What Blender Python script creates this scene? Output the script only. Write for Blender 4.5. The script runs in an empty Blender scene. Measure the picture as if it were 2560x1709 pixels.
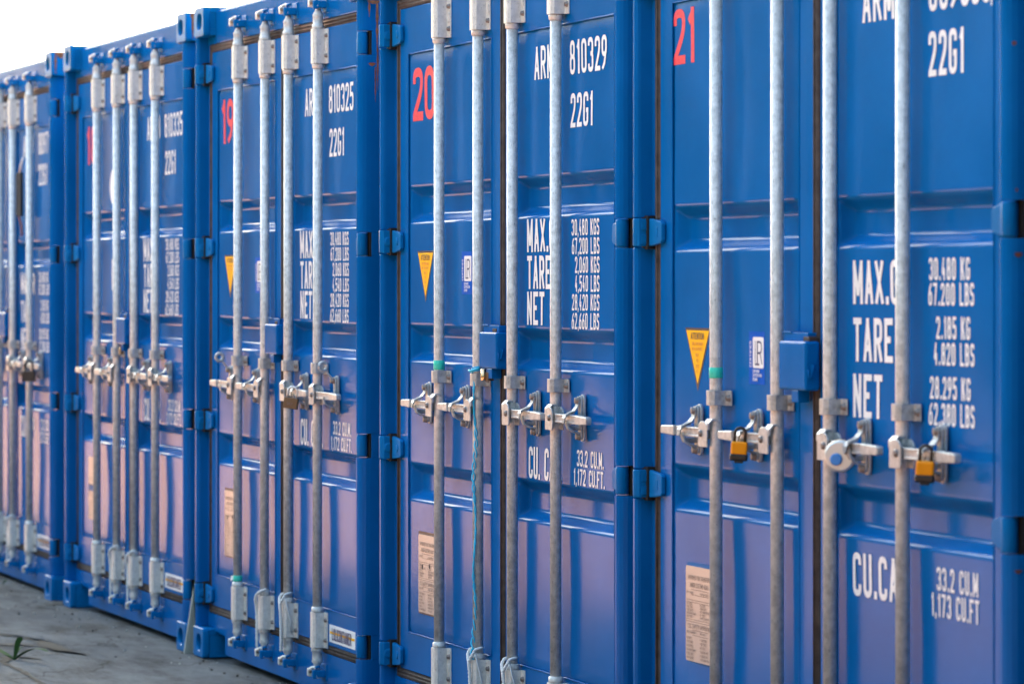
import bpy, bmesh, math, random
from mathutils import Vector, Matrix, noise
R = math.radians
random.seed(7)
S = bpy.context.scene
COL = S.collection

# ------------------------------------------------------------------ camera, world, sun
CAM_D, CAM_H, YAW = 3.681, 1.492, R(18.2)
cam = bpy.data.cameras.new('camera'); camo = bpy.data.objects.new('camera', cam); COL.objects.link(camo)
camo.location = (0, -CAM_D, CAM_H)
camo.rotation_euler = (R(90), 0, math.atan2(math.cos(YAW), math.sin(YAW)))
cam.sensor_width = 36; cam.lens = 9760/2560*36
cam.shift_y = -(854.5-709)/2560
cam.clip_start = .1; cam.clip_end = 2000
cam.dof.use_dof = True; cam.dof.focus_distance = 11.9; cam.dof.aperture_fstop = 5.2
S.camera = camo
SUN_EL, SUN_AZ = R(27), R(26)       # azimuth measured from the far end of the row (-X) towards the back (+Y)
w = bpy.data.worlds.new('World'); S.world = w; w.use_nodes = True
nt = w.node_tree; bg = nt.nodes['Background']
sky = nt.nodes.new('ShaderNodeTexSky'); sky.sky_type = 'NISHITA'; sky.sun_disc = False
sky.sun_elevation = SUN_EL; sky.sun_rotation = -(R(90)-SUN_AZ)
sky.air_density = 1.0; sky.dust_density = 2.2; sky.ozone_density = 1.0
tint = nt.nodes.new('ShaderNodeMix'); tint.data_type = 'RGBA'; tint.blend_type = 'MULTIPLY'; tint.inputs['Factor'].default_value = 1
tint.inputs['B'].default_value = (1.04, .97, .78, 1)
nt.links.new(sky.outputs[0], tint.inputs['A']); nt.links.new(tint.outputs['Result'], bg.inputs[0]); bg.inputs[1].default_value = .095
sl = bpy.data.lights.new('sun', 'SUN'); sl.energy = 5; sl.angle = R(.5); sl.color = (1, .46, .24)
so = bpy.data.objects.new('sun', sl); COL.objects.link(so); so.location = (-10, 5, 12)
sdir = Vector((-math.cos(SUN_EL)*math.cos(SUN_AZ), math.cos(SUN_EL)*math.sin(SUN_AZ), math.sin(SUN_EL)))
so.rotation_euler = sdir.to_track_quat('Z', 'Y').to_euler()
S.view_settings.view_transform = 'Standard'; S.view_settings.look = 'None'
S.view_settings.exposure = 4.05; S.view_settings.gamma = 1
S.render.engine = 'CYCLES'

# ------------------------------------------------------------------ materials
def mat(name, col, rough=.5, metal=0, coat=0, spec=.5):
    m = bpy.data.materials.new(name); m.use_nodes = True
    b = m.node_tree.nodes['Principled BSDF']
    b.inputs['Base Color'].default_value = (*col, 1); b.inputs['Roughness'].default_value = rough
    b.inputs['Metallic'].default_value = metal; b.inputs['Coat Weight'].default_value = coat
    b.inputs['Specular IOR Level'].default_value = spec
    return m
def N(m, t, **kw):
    n = m.node_tree.nodes.new(t)
    for k, v in kw.items():
        if k.startswith('i_'): n.inputs[k[2:].replace('_', ' ')].default_value = v
        else: setattr(n, k, v)
    return n
def L(m, a, ao, b, bi): m.node_tree.links.new(a.outputs[ao], b.inputs[bi])
def P(m): return m.node_tree.nodes['Principled BSDF']
def texco(m, scale=(1, 1, 1)):
    g = N(m, 'ShaderNodeNewGeometry'); mp = N(m, 'ShaderNodeMapping'); mp.inputs['Scale'].default_value = scale
    L(m, g, 'Position', mp, 'Vector'); return mp
def ramp(m, stops):
    r = N(m, 'ShaderNodeValToRGB'); e = r.color_ramp.elements
    while len(e) < len(stops): e.new(.5)
    for i, (p, c) in enumerate(stops):
        e[i].position = p; e[i].color = (*c, 1) if len(c) == 3 else c
    return r
def noisy(m, c1, c2, scale, lo=.35, hi=.65, detail=4, stretch=(1, 1, 1)):
    t = texco(m, stretch); n = N(m, 'ShaderNodeTexNoise', i_Scale=scale, i_Detail=detail, i_Roughness=.6)
    L(m, t, 'Vector', n, 'Vector'); r = ramp(m, [(lo, c1), (hi, c2)]); L(m, n, 'Fac', r, 'Fac'); return r, n, t
def bump(m, scale, strength, dist=.002, detail=3, stretch=(1, 1, 1)):
    t = texco(m, stretch); n = N(m, 'ShaderNodeTexNoise', i_Scale=scale, i_Detail=detail); L(m, t, 'Vector', n, 'Vector')
    b = N(m, 'ShaderNodeBump', i_Strength=strength, i_Distance=dist); L(m, n, 'Fac', b, 'Height'); L(m, b, 'Normal', P(m), 'Normal'); return b
def paint(name, c, rough=.13, dirt=.35):
    m = mat(name, c, rough, spec=.045)
    dk = tuple(x*.86 for x in c); lt = tuple(min(1, x*1.1+.004) for x in c)
    r, n, t = noisy(m, dk, lt, 2.3, .3, .7, 6)
    # fine chalky specks and faint rain streaks
    n2 = N(m, 'ShaderNodeTexNoise', i_Scale=1.0, i_Detail=5, i_Roughness=.7); t2 = texco(m, (38, 38, 1.3)); L(m, t2, 'Vector', n2, 'Vector')
    r2 = ramp(m, [(.60, (0, 0, 0)), (.85, (1, 1, 1))]); L(m, n2, 'Fac', r2, 'Fac')
    mx = N(m, 'ShaderNodeMix', data_type='RGBA'); mx.inputs['B'].default_value = (c[0]+.004, c[1]+.03, c[2]+.04, 1)
    ml = N(m, 'ShaderNodeMath', operation='MULTIPLY'); L(m, r2, 'Color', ml, 0); ml.inputs[1].default_value = dirt*.5
    L(m, ml, 'Value', mx, 'Factor'); L(m, r, 'Color', mx, 'A')
    v = N(m, 'ShaderNodeTexVoronoi', i_Scale=21.0); t3 = texco(m); L(m, t3, 'Vector', v, 'Vector')
    r3 = ramp(m, [(.018, (1, 1, 1)), (.03, (0, 0, 0))]); L(m, v, 'Distance', r3, 'Fac')
    n4 = N(m, 'ShaderNodeTexNoise', i_Scale=3.1); L(m, t3, 'Vector', n4, 'Vector'); r4 = ramp(m, [(.5, (0, 0, 0)), (.6, (1, 1, 1))]); L(m, n4, 'Fac', r4, 'Fac')
    m5 = N(m, 'ShaderNodeMath', operation='MULTIPLY'); L(m, r3, 'Color', m5, 0); L(m, r4, 'Color', m5, 1)
    mx2 = N(m, 'ShaderNodeMix', data_type='RGBA'); mx2.inputs['B'].default_value = (.03, .03, .05, 1)
    L(m, m5, 'Value', mx2, 'Factor'); L(m, mx, 'Result', mx2, 'A'); L(m, mx2, 'Result', P(m), 'Base Color')
    rr = N(m, 'ShaderNodeMapRange'); rr.inputs['To Min'].default_value = rough-.05; rr.inputs['To Max'].default_value = rough+.09
    L(m, n2, 'Fac', rr, 'Value'); L(m, rr, 'Result', P(m), 'Roughness')
    bump(m, 45, .05, .0012, 2)
    return m
BLUE = (.0, .106, .355)
M = {}
M['blue'] = paint('blue_paint', BLUE)
M['blue_new'] = paint('blue_paint_newer', (.0, .114, .375), .15)
M['blue_cast'] = paint('blue_paint_steel', (.0, .135, .385), .34, .6)
M['letter'] = mat('white_lettering', (.78, .80, .82), .35)
r, n, t = noisy(M['letter'], (.45, .52, .62), (.78, .80, .82), 110, .30, .40, 5); L(M['letter'], r, 'Color', P(M['letter']), 'Base Color')
M['red'] = mat('red_lettering', (.82, .06, .09), .3)
r, n, t = noisy(M['red'], (.70, .03, .055), (.82, .07, .09), 60, .35, .65); L(M['red'], r, 'Color', P(M['red']), 'Base Color')
def galv(name, c1, c2, rough, metal=.35):
    metal = min(max(metal, .12), .3); rough -= .08
    m = mat(name, c2, rough, metal)
    r, n, t = noisy(m, c1, c2, 55, .30, .62, 7)
    n2 = N(m, 'ShaderNodeTexNoise', i_Scale=190.0, i_Detail=3, i_Roughness=.7); t2 = texco(m, (1, 1, .55)); L(m, t2, 'Vector', n2, 'Vector')
    r2 = ramp(m, [(.29, (.32, .33, .35)), (.40, (1, 1, 1))]); L(m, n2, 'Fac', r2, 'Fac')
    mx = N(m, 'ShaderNodeMix', data_type='RGBA', blend_type='MULTIPLY'); mx.inputs['Factor'].default_value = .8
    L(m, r, 'Color', mx, 'A'); L(m, r2, 'Color', mx, 'B'); L(m, mx, 'Result', P(m), 'Base Color')
    b = N(m, 'ShaderNodeBump', i_Strength=.25, i_Distance=.0006); L(m, n2, 'Fac', b, 'Height'); L(m, b, 'Normal', P(m), 'Normal')
    return m
M['galv'] = galv('galvanised_steel', (.42, .43, .435), (.68, .68, .675), .5, .25)
M['galv_rough'] = galv('galvanised_steel_rough', (.36, .40, .46), (.68, .70, .72), .55, .2)
M['zinc'] = galv('zinc_forging', (.29, .30, .315), (.49, .505, .52), .42, .5)
M['strap'] = galv('zinc_strap', (.26, .28, .30), (.38, .40, .42), .5, .5)
M['white_metal'] = galv('pale_zinc_sleeve', (.54, .54, .53), (.70, .69, .67), .45, .15)
M['bolt'] = mat('bolt_head', (.20, .18, .18), .5, .6)
M['rubber'] = mat('door_rubber', (.045, .034, .032), .75, spec=.25)
r, n, t = noisy(M['rubber'], (.03, .022, .02), (.075, .058, .052), 30, .3, .7, 5); L(M['rubber'], r, 'Color', P(M['rubber']), 'Base Color')
M['black'] = mat('black_gap_shade', (.004, .004, .005), .8)  # solid black that paints in the shade inside slots, holes and notches
M['rust'] = mat('rust', (.20, .055, .02), .85)
r, n, t = noisy(M['rust'], (.09, .03, .02), (.30, .09, .03), 90, .3, .7); L(M['rust'], r, 'Color', P(M['rust']), 'Base Color')
M['yellow'] = mat('yellow_sticker', (.95, .46, .0), .6, spec=.15)
M['stk_black'] = mat('sticker_border', (.02, .02, .03), .4)
M['stk_text'] = mat('sticker_print', (.55, .20, .01), .5)
M['stk_blue'] = mat('blue_sticker', (.0, .09, .48), .6, spec=.06)
M['white'] = mat('white_sticker', (.80, .81, .83), .35)
M['print'] = mat('label_print', (.02, .04, .14), .4)
M['plate'] = mat('aluminium_plate', (.44, .43, .43), .34, .6)
bump(M['plate'], 9, .25, .004, 2)
M['plate_print'] = mat('plate_print', (.10, .09, .09), .5, .3)
M['holder'] = mat('dark_holder', (.022, .028, .036), .85, spec=.15)
M['teal'] = mat('teal_tape', (.03, .60, .45), .45)
M['lock_y'] = mat('orange_lock_body', (.86, .29, .0), .4, spec=.3)
M['lock_k'] = mat('black_plastic', (.012, .012, .014), .4)
M['brown'] = mat('aged_brass', (.14, .09, .055), .45, .6)
M['brass'] = mat('brass', (.75, .50, .30), .25, 1)
M['chrome'] = mat('steel_disc', (.62, .63, .64), .38, .5)
M['blue_plug'] = mat('blue_plug', (.03, .22, .62), .35)
M['string'] = mat('blue_twine', (.01, .46, .74), .5)
M['rope'] = mat('white_rope', (.62, .64, .66), .8)
M['leaf'] = mat('leaf', (.026, .066, .016), .8, spec=.15)
M['board'] = mat('weathered_board', (.36, .36, .33), .8)
r, n, t = noisy(M['board'], (.26, .27, .24), (.44, .44, .41), 8, .3, .7, 6, (6, 6, 1)); L(M['board'], r, 'Color', P(M['board']), 'Base Color')
# ground
g = mat('concrete', (.4, .36, .32), .95, spec=.15); M['ground'] = g
r, n, t = noisy(g, (.072, .079, .089), (.150, .157, .164), .9, .3, .7, 9)
n2 = N(g, 'ShaderNodeTexNoise', i_Scale=14.0, i_Detail=7, i_Roughness=.75); t2 = texco(g, (.35, 1, 1)); L(g, t2, 'Vector', n2, 'Vector')
r2 = ramp(g, [(.32, (.62, .60, .58)), (.55, (1, 1, 1))]); L(g, n2, 'Fac', r2, 'Fac')
mx = N(g, 'ShaderNodeMix', data_type='RGBA', blend_type='MULTIPLY'); mx.inputs['Factor'].default_value = .75
L(g, r, 'Color', mx, 'A'); L(g, r2, 'Color', mx, 'B'); L(g, mx, 'Result', P(g), 'Base Color')
n5 = N(g, 'ShaderNodeTexNoise', i_Scale=2.6, i_Detail=8, i_Roughness=.7); t5 = texco(g, (.5, 1.6, 1)); L(g, t5, 'Vector', n5, 'Vector')
r5 = ramp(g, [(.36, (.50, .48, .46)), (.50, (1, 1, 1)), (.66, (1.25, 1.24, 1.22))]); L(g, n5, 'Fac', r5, 'Fac')
mx5 = N(g, 'ShaderNodeMix', data_type='RGBA', blend_type='MULTIPLY'); mx5.inputs['Factor'].default_value = .9
L(g, mx, 'Result', mx5, 'A'); L(g, r5, 'Color', mx5, 'B')
v5 = N(g, 'ShaderNodeTexVoronoi', feature='DISTANCE_TO_EDGE', i_Scale=1.1); wv = N(g, 'ShaderNodeVectorMath', operation='ADD')
n6 = N(g, 'ShaderNodeTexNoise', i_Scale=3.0, i_Detail=6); L(g, t2, 'Vector', n6, 'Vector'); t6 = texco(g); L(g, t6, 'Vector', wv, 0); L(g, n6, 'Color', wv, 1); L(g, wv, 'Vector', v5, 'Vector')
r6 = ramp(g, [(.004, (.30, .28, .26)), (.014, (1, 1, 1))]); L(g, v5, 'Distance', r6, 'Fac')
mx6 = N(g, 'ShaderNodeMix', data_type='RGBA', blend_type='MULTIPLY'); mx6.inputs['Factor'].default_value = .8
L(g, mx5, 'Result', mx6, 'A'); L(g, r6, 'Color', mx6, 'B'); L(g, mx6, 'Result', P(g), 'Base Color')
b = N(g, 'ShaderNodeBump', i_Strength=.9, i_Distance=.02); L(g, n2, 'Fac', b, 'Height'); L(g, b, 'Normal', P(g), 'Normal')
M['sand'] = mat('pale_gravel', (.19, .17, .15), .95, spec=.15)
r, n, t = noisy(M['sand'], (.10, .084, .074), (.27, .235, .205), 2.2, .3, .7, 9); L(M['sand'], r, 'Color', P(M['sand']), 'Base Color')
M['soil'] = mat('dry_soil', (.030, .026, .022), .95)
M['field'] = mat('field_grass', (.07, .075, .03), .9)
r, n, t = noisy(M['field'], (.04, .05, .02), (.12, .11, .05), .4, .3, .7, 8); L(M['field'], r, 'Color', P(M['field']), 'Base Color')
M['hedge'] = mat('hedge_leaves', (.006, .024, .016), .9, spec=.1)

# ------------------------------------------------------------------ mesh helpers
class MB:
    """collects shapes with several materials into one mesh"""
    def __init__(s): s.bm = bmesh.new(); s.mats = []
    def mi(s, m):
        if m not in s.mats: s.mats.append(m)
        return s.mats.index(m)
    def box(s, x0, x1, y0, y1, z0, z1, m, bev=.0, seg=2, rot=None, piv=None):
        b = bmesh.new(); vs = [b.verts.new((x, y, z)) for x in (x0, x1) for y in (y0, y1) for z in (z0, z1)]
        for f in ((0, 1, 3, 2), (4, 6, 7, 5), (0, 4, 5, 1), (2, 3, 7, 6), (0, 2, 6, 4), (1, 5, 7, 3)): b.faces.new([vs[i] for i in f])
        bmesh.ops.recalc_face_normals(b, faces=b.faces)
        if bev: bmesh.ops.bevel(b, geom=list(b.edges), offset=bev, segments=seg, affect='EDGES', profile=.5)
        if rot: bmesh.ops.rotate(b, verts=b.verts, cent=piv or ((x0+x1)/2, (y0+y1)/2, (z0+z1)/2), matrix=rot)
        s.add(b, m)
    def add(s, b, m, smooth=False):
        k = s.mi(m)
        for f in b.faces: f.material_index = k; f.smooth = smooth or f.smooth
        me = bpy.data.meshes.new('tmp'); b.to_mesh(me); b.free(); s.bm.from_mesh(me); bpy.data.meshes.remove(me)
    def prism(s, pts, z0, z1, m, bev=0, axis='z', smooth=False):
        """extrude a closed outline. axis z: pts=(x,y); axis y: pts=(x,z) extruded y0..y1; axis x: pts=(y,z)"""
        b = bmesh.new()
        def mk(p, q):
            return {'z': (p[0], p[1], q), 'y': (p[0], q, p[1]), 'x': (q, p[0], p[1])}[axis]
        a = [b.verts.new(mk(p, z0)) for p in pts]; c = [b.verts.new(mk(p, z1)) for p in pts]; n = len(pts)
        b.faces.new(a); b.faces.new(c[::-1])
        for i in range(n): b.faces.new((a[i], a[(i+1) % n], c[(i+1) % n], c[i]))
        bmesh.ops.recalc_face_normals(b, faces=b.faces)
        if bev: bmesh.ops.bevel(b, geom=list(b.edges), offset=bev, segments=2, affect='EDGES', profile=.5)
        s.add(b, m, smooth)
    def lathe(s, prof, cx, cy, m, n=20, axis='z', cz=0):
        """prof list of (r, h). axis z: around (cx,cy); axis y: around (cx,cz) with h along y"""
        b = bmesh.new(); rings = []
        for r_, h in prof:
            ring = []
            for i in range(n):
                a = 2*math.pi*i/n
                if axis == 'z': ring.append(b.verts.new((cx+r_*math.cos(a), cy+r_*math.sin(a), h)))
                elif axis == 'y': ring.append(b.verts.new((cx+r_*math.cos(a), h, cz+r_*math.sin(a))))
                else: ring.append(b.verts.new((h, cy+r_*math.cos(a), cz+r_*math.sin(a))))
            rings.append(ring)
        for A, B in zip(rings, rings[1:]):
            for i in range(n): b.faces.new((A[i], A[(i+1) % n], B[(i+1) % n], B[i]))
        b.faces.new(rings[0]); b.faces.new(rings[-1])
        bmesh.ops.recalc_face_normals(b, faces=b.faces)
        for f in b.faces: f.smooth = len(f.verts) == 4
        s.add(b, m)
    def tube(s, pts, r_, m, n=8, closed=False):
        b = bmesh.new(); pts = [Vector(p) for p in pts]; rings = []; N_ = len(pts)
        up = Vector((0, 0, 1)); prev = None
        for i, p in enumerate(pts):
            if closed: d = pts[(i+1) % N_]-pts[i-1]
            else: d = (pts[min(i+1, N_-1)]-pts[max(i-1, 0)])
            d.normalize()
            if prev is None:
                u = d.cross(up)
                if u.length < .1: u = d.cross(Vector((1, 0, 0)))
            else: u = prev-d*prev.dot(d)
            u.normalize(); prev = u; v = d.cross(u)
            rr = r_[i] if isinstance(r_, (list, tuple)) else r_
            rings.append([b.verts.new(p+(u*math.cos(2*math.pi*k/n)+v*math.sin(2*math.pi*k/n))*rr) for k in range(n)])
        seq = list(zip(rings, rings[1:]))
        if closed: seq.append((rings[-1], rings[0]))
        for A, B in seq:
            for i in range(n): b.faces.new((A[i], A[(i+1) % n], B[(i+1) % n], B[i]))
        if not closed: b.faces.new(rings[0]); b.faces.new(rings[-1])
        bmesh.ops.recalc_face_normals(b, faces=b.faces)
        for f in b.faces: f.smooth = len(f.verts) == 4
        s.add(b, m)
    def strap(s, pts, wdir, width, th, m, widths=None):
        """flat bar swept along pts; wdir = direction of its width"""
        b = bmesh.new(); pts = [Vector(p) for p in pts]; wd = Vector(wdir).normalized(); rings = []
        for i, p in enumerate(pts):
            d = (pts[min(i+1, len(pts)-1)]-pts[max(i-1, 0)]).normalized()
            n_ = d.cross(wd).normalized(); w2 = n_.cross(d).normalized(); hw = (widths[i] if widths else width)/2
            rings.append([b.verts.new(p+w2*a*hw+n_*c*th/2) for a, c in ((-1, -1), (1, -1), (1, 1), (-1, 1))])
        for A, B in zip(rings, rings[1:]):
            for i in range(4): b.faces.new((A[i], A[(i+1) % 4], B[(i+1) % 4], B[i]))
        b.faces.new(rings[0]); b.faces.new(rings[-1]); bmesh.ops.recalc_face_normals(b, faces=b.faces)
        s.add(b, m)
    def build(s, name):
        me = bpy.data.meshes.new(name); s.bm.to_mesh(me); s.bm.free()
        for m in s.mats: me.materials.append(M[m])
        return me
def hole_plate(mb, outline, holes, y0, y1, m, bev=.0):
    """plate in the XZ plane with holes, extruded between y0 and y1 (y0<y1), built from a filled 2D curve"""
    cu = bpy.data.curves.new('c', 'CURVE'); cu.dimensions = '2D'; cu.fill_mode = 'BOTH'
    cu.extrude = max((y1-y0)/2-bev, 1e-5); cu.bevel_depth = bev; cu.bevel_resolution = 1; cu.offset = -bev
    for o in [outline]+holes:
        sp = cu.splines.new('POLY'); sp.points.add(len(o)-1); sp.use_cyclic_u = True
        for i, p in enumerate(o): sp.points[i].co = (p[0], p[1], 0, 1)
    ob = bpy.data.objects.new('c', cu); COL.objects.link(ob)
    dg = bpy.context.evaluated_depsgraph_get(); me = bpy.data.meshes.new_from_object(ob.evaluated_get(dg))
    b = bmesh.new(); b.from_mesh(me)
    for v in b.verts: x, z, d = v.co; v.co = (x, (y0+y1)/2-d, z)
    bmesh.ops.recalc_face_normals(b, faces=b.faces)
    bpy.data.objects.remove(ob); bpy.data.curves.remove(cu); bpy.data.meshes.remove(me)
    mb.add(b, m)
def rrect(x0, x1, z0, z1, r_, n=5):
    o = []
    for cx, cz, a0 in ((x1-r_, z1-r_, 0), (x0+r_, z1-r_, 90), (x0+r_, z0+r_, 180), (x1-r_, z0+r_, 270)):
        for i in range(n+1): a = R(a0+90*i/n); o.append((cx+r_*math.cos(a), cz+r_*math.sin(a)))
    return o
def circ(cx, cz, r_, n=16): return [(cx+r_*math.cos(2*math.pi*i/n), cz+r_*math.sin(2*math.pi*i/n)) for i in range(n)]
def link(name, me, parent=None, loc=(0, 0, 0), rot=(0, 0, 0)):
    o = bpy.data.objects.new(name, me); COL.objects.link(o); o.parent = parent; o.location = loc; o.rotation_euler = rot; return o
def tag(o, label=None, cat=None, group=None, kind=None):
    if label: o['label'] = label
    if cat: o['category'] = cat
    if group: o['group'] = group
    if kind: o['kind'] = kind
    return o
CACHE = {}
def cached(key, fn):
    if key not in CACHE: CACHE[key] = fn()
    return CACHE[key]

# ------------------------------------------------------------------ stencil letters
_ = 1
G = {
'0': [[(0, 0, _), (1, 0, _), (1, 1, _), (0, 1, _), 'c']],
'1': [[(.85, 1), (.85, 0)], [(.0, .78), (.80, .96)]],
'2': [[(0, .74), (0, 1, _), (1, 1, _), (1, .60, _), (0, .02), (0, 0), (1, 0)]],
'3': [[(0, .80), (0, 1, _), (1, 1, _), (1, .53, _), (.45, .53)], [(.45, .53), (1, .53, _), (1, 0, _), (0, 0, _), (0, .2)]],
'4': [[(.55, 1), (0, .27)], [(0, .27), (1, .27)], [(.72, .55), (.72, 0)]],
'5': [[(.95, 1), (.08, 1), (.03, .56), (1, .62, _), (1, 0, _), (0, 0, _), (0, .2)]],
'6': [[(.85, 1), (.45, .85), (.02, .4)], [(0, 0, _), (1, 0, _), (1, .56, _), (0, .56, _), 'c']],
'7': [[(0, 1), (1, 1), (.38, 0)]],
'8': [[(0, 0, _), (1, 0, _), (1, .52, _), (0, .52, _), 'c'], [(.06, .52, _), (.94, .52, _), (.94, 1, _), (.06, 1, _), 'c']],
'9': [[(.15, 0), (.55, .15), (.98, .6)], [(0, .44, _), (1, .44, _), (1, 1, _), (0, 1, _), 'c']],
'A': [[(0, 0), (.5, 1)], [(.5, 1), (1, 0)], [(.17, .28), (.83, .28)]],
'B': [[(0, .52), (.9, .52, _), (.9, 1, _), (0, 1), (0, 0), (1, 0, _), (1, .52, _), (0, .52)]],
'C': [[(1, .76), (1, 1, _), (0, 1, _), (0, 0, _), (1, 0, _), (1, .24)]],
'D': [[(0, 0), (1, 0, _), (1, 1, _), (0, 1), (0, 0)]],
'E': [[(1, 1), (0, 1), (0, 0), (1, 0)], [(0, .52), (.85, .52)]],
'F': [[(1, 1), (0, 1), (0, 0)], [(0, .52), (.85, .52)]],
'G': [[(1, .76), (1, 1, _), (0, 1, _), (0, 0, _), (1, 0, _), (1, .46), (.55, .46)]],
'H': [[(0, 0), (0, 1)], [(1, 0), (1, 1)], [(0, .52), (1, .52)]],
'I': [[(.5, 0), (.5, 1)]],
'J': [[(1, 1), (1, 0, _), (0, 0, _), (0, .25)]],
'K': [[(0, 0), (0, 1)], [(1, 1), (.05, .42)], [(.35, .6), (1, 0)]],
'L': [[(0, 1), (0, 0), (1, 0)]],
'M': [[(0, 0), (0, 1)], [(.03, 1), (.5, .15)], [(.5, .15), (.97, 1)], [(1, 1), (1, 0)]],
'N': [[(0, 0), (0, 1)], [(0, 1), (1, 0)], [(1, 0), (1, 1)]],
'O': [[(0, 0, _), (1, 0, _), (1, 1, _), (0, 1, _), 'c']],
'P': [[(0, 0), (0, 1), (1, 1, _), (1, .46, _), (0, .46)]],
'R': [[(0, 0), (0, 1), (1, 1, _), (1, .48, _), (0, .48)], [(.5, .48), (1, 0)]],
'S': [[(1, .8), (1, 1, _), (0, 1, _), (0, .53, _), (1, .5, _), (1, 0, _), (0, 0, _), (0, .2)]],
'T': [[(0, 1), (1, 1)], [(.5, 1), (.5, 0)]],
'U': [[(0, 1), (0, 0, _), (1, 0, _), (1, 1)]],
'V': [[(0, 1), (.5, 0)], [(.5, 0), (1, 1)]],
'W': [[(0, 1), (.25, 0), (.5, .8), (.75, 0), (1, 1)]],
'X': [[(0, 0), (1, 1)], [(0, 1), (1, 0)]],
'Y': [[(0, 1), (.5, .5), (1, 1)], [(.5, .5), (.5, 0)]],
'-': [[(.1, .5), (.9, .5)]],
}
def _round(path, closed, r_):
    n = len(path); out = []
    for i, p in enumerate(path):
        q = Vector(p[:2])
        if len(p) > 2 and (closed or 0 < i < n-1):
            a = Vector(path[i-1][:2]); b = Vector(path[(i+1) % n][:2])
            da, db = a-q, b-q; la, lb = min(r_, da.length*.499), min(r_, db.length*.499)
            A = q+da.normalized()*la; B = q+db.normalized()*lb
            for k in range(6):
                t_ = k/5; out.append(A*(1-t_)**2+q*2*t_*(1-t_)*.96+B*t_**2+q*2*t_*(1-t_)*.04)
        else: out.append(q)
    return out
def stroke_text(mb, txt, x, z, h, wd, st, gap, yfun, m, vertical=False, depth=.0017, lvl=[0]):
    """ribbon letters standing at (x,z) lower left; yfun(x,z) gives the surface"""
    cx = x; k = mb.mi(m); bm = mb.bm
    for ch in txt:
        if ch == ' ': cx += wd*.62+gap; continue
        if ch in '.,':
            pts = [(cx, z), (cx+st*1.05, z), (cx+st*1.05, z+st*1.2), (cx, z+st*1.2)]
            if ch == ',': pts = [(cx-st*.1, z-st*.7), (cx+st*.5, z-st*.7), (cx+st*1.05, z+st*1.1), (cx, z+st*1.1)]
            if vertical: pts = [(x-(q[1]-z), z+(q[0]-x)) for q in pts]
            f = bm.faces.new([bm.verts.new((p[0], yfun(p[0], p[1])-depth, p[1])) for p in pts]); f.material_index = k
            cx += st*1.05+gap*.9; continue
        gl = G.get(ch, G['O']); cw = wd*(1.22 if ch in 'MW' else .62 if ch in '1' else .25 if ch == 'I' else 1)
        for path in gl:
            closed = path[-1] == 'c'; pp = path[:-1] if closed else path
            sc = [((p[0]*(cw-st)+st/2), (p[1]*(h-st)+st/2), *p[2:]) for p in pp]
            c_ = _round(sc, closed, min((cw-st)/2*1.0, h*.3))
            n = len(c_); Ls = []; Rs = []
            for i in range(n):
                a = c_[i-1] if (closed or i > 0) else None; b = c_[(i+1) % n] if (closed or i < n-1) else None
                d1 = (c_[i]-a).normalized() if a is not None and (c_[i]-a).length > 1e-9 else None
                d2 = (b-c_[i]).normalized() if b is not None and (b-c_[i]).length > 1e-9 else None
                d1 = d1 or d2; d2 = d2 or d1
                nn = Vector((-d1.y, d1.x))+Vector((-d2.y, d2.x))
                if nn.length < .1: nn = Vector((-d1.y, d1.x))
                nn.normalize(); mit = min(1/max(.35, nn.dot(Vector((-d1.y, d1.x)))), 2.0)
                e = Vector((0, 0))
                if not closed and i == 0: e = -d1*st*.5*(1 if len(pp[0]) == 2 and pp[0][1] in (0, 1) else 0)
                if not closed and i == n-1: e = d1*st*.5*(1 if pp[-1][1] in (0, 1) else 0)
                Ls.append(c_[i]+nn*st/2*mit+e); Rs.append(c_[i]-nn*st/2*mit+e)
            lvl[0] = (lvl[0]+1) % 6; dd = depth+lvl[0]*.00003
            def V_(p):
                px, pz = p.x, min(max(p.y, 0), h)
                if vertical: wx, wz = x-pz, z+(cx-x)+px
                else: wx, wz = cx+px, z+pz
                return bm.verts.new((wx, yfun(wx, wz)-dd, wz))
            vl = [V_(p) for p in Ls]; vr = [V_(p) for p in Rs]
            for i in range(n if closed else n-1):
                j = (i+1) % n
                try: f = bm.faces.new((vr[i], vr[j], vl[j], vl[i])); f.material_index = k
                except ValueError: pass
        cx += cw+gap
    return cx
def text_width(txt, wd, st, gap):
    w_ = 0
    for ch in txt:
        if ch == ' ': w_ += wd*.62+gap
        elif ch in '.,': w_ += st*1.05+gap*.9
        else: w_ += wd*(1.22 if ch in 'MW' else .62 if ch == '1' else .25 if ch == 'I' else 1)+gap
    return w_-gap
def quad(mb, pts, yfun, m, depth=.0003):
    k = mb.mi(m); f = mb.bm.faces.new([mb.bm.verts.new((p[0], yfun(p[0], p[1])-depth, p[1])) for p in pts]); f.material_index = k

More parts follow.
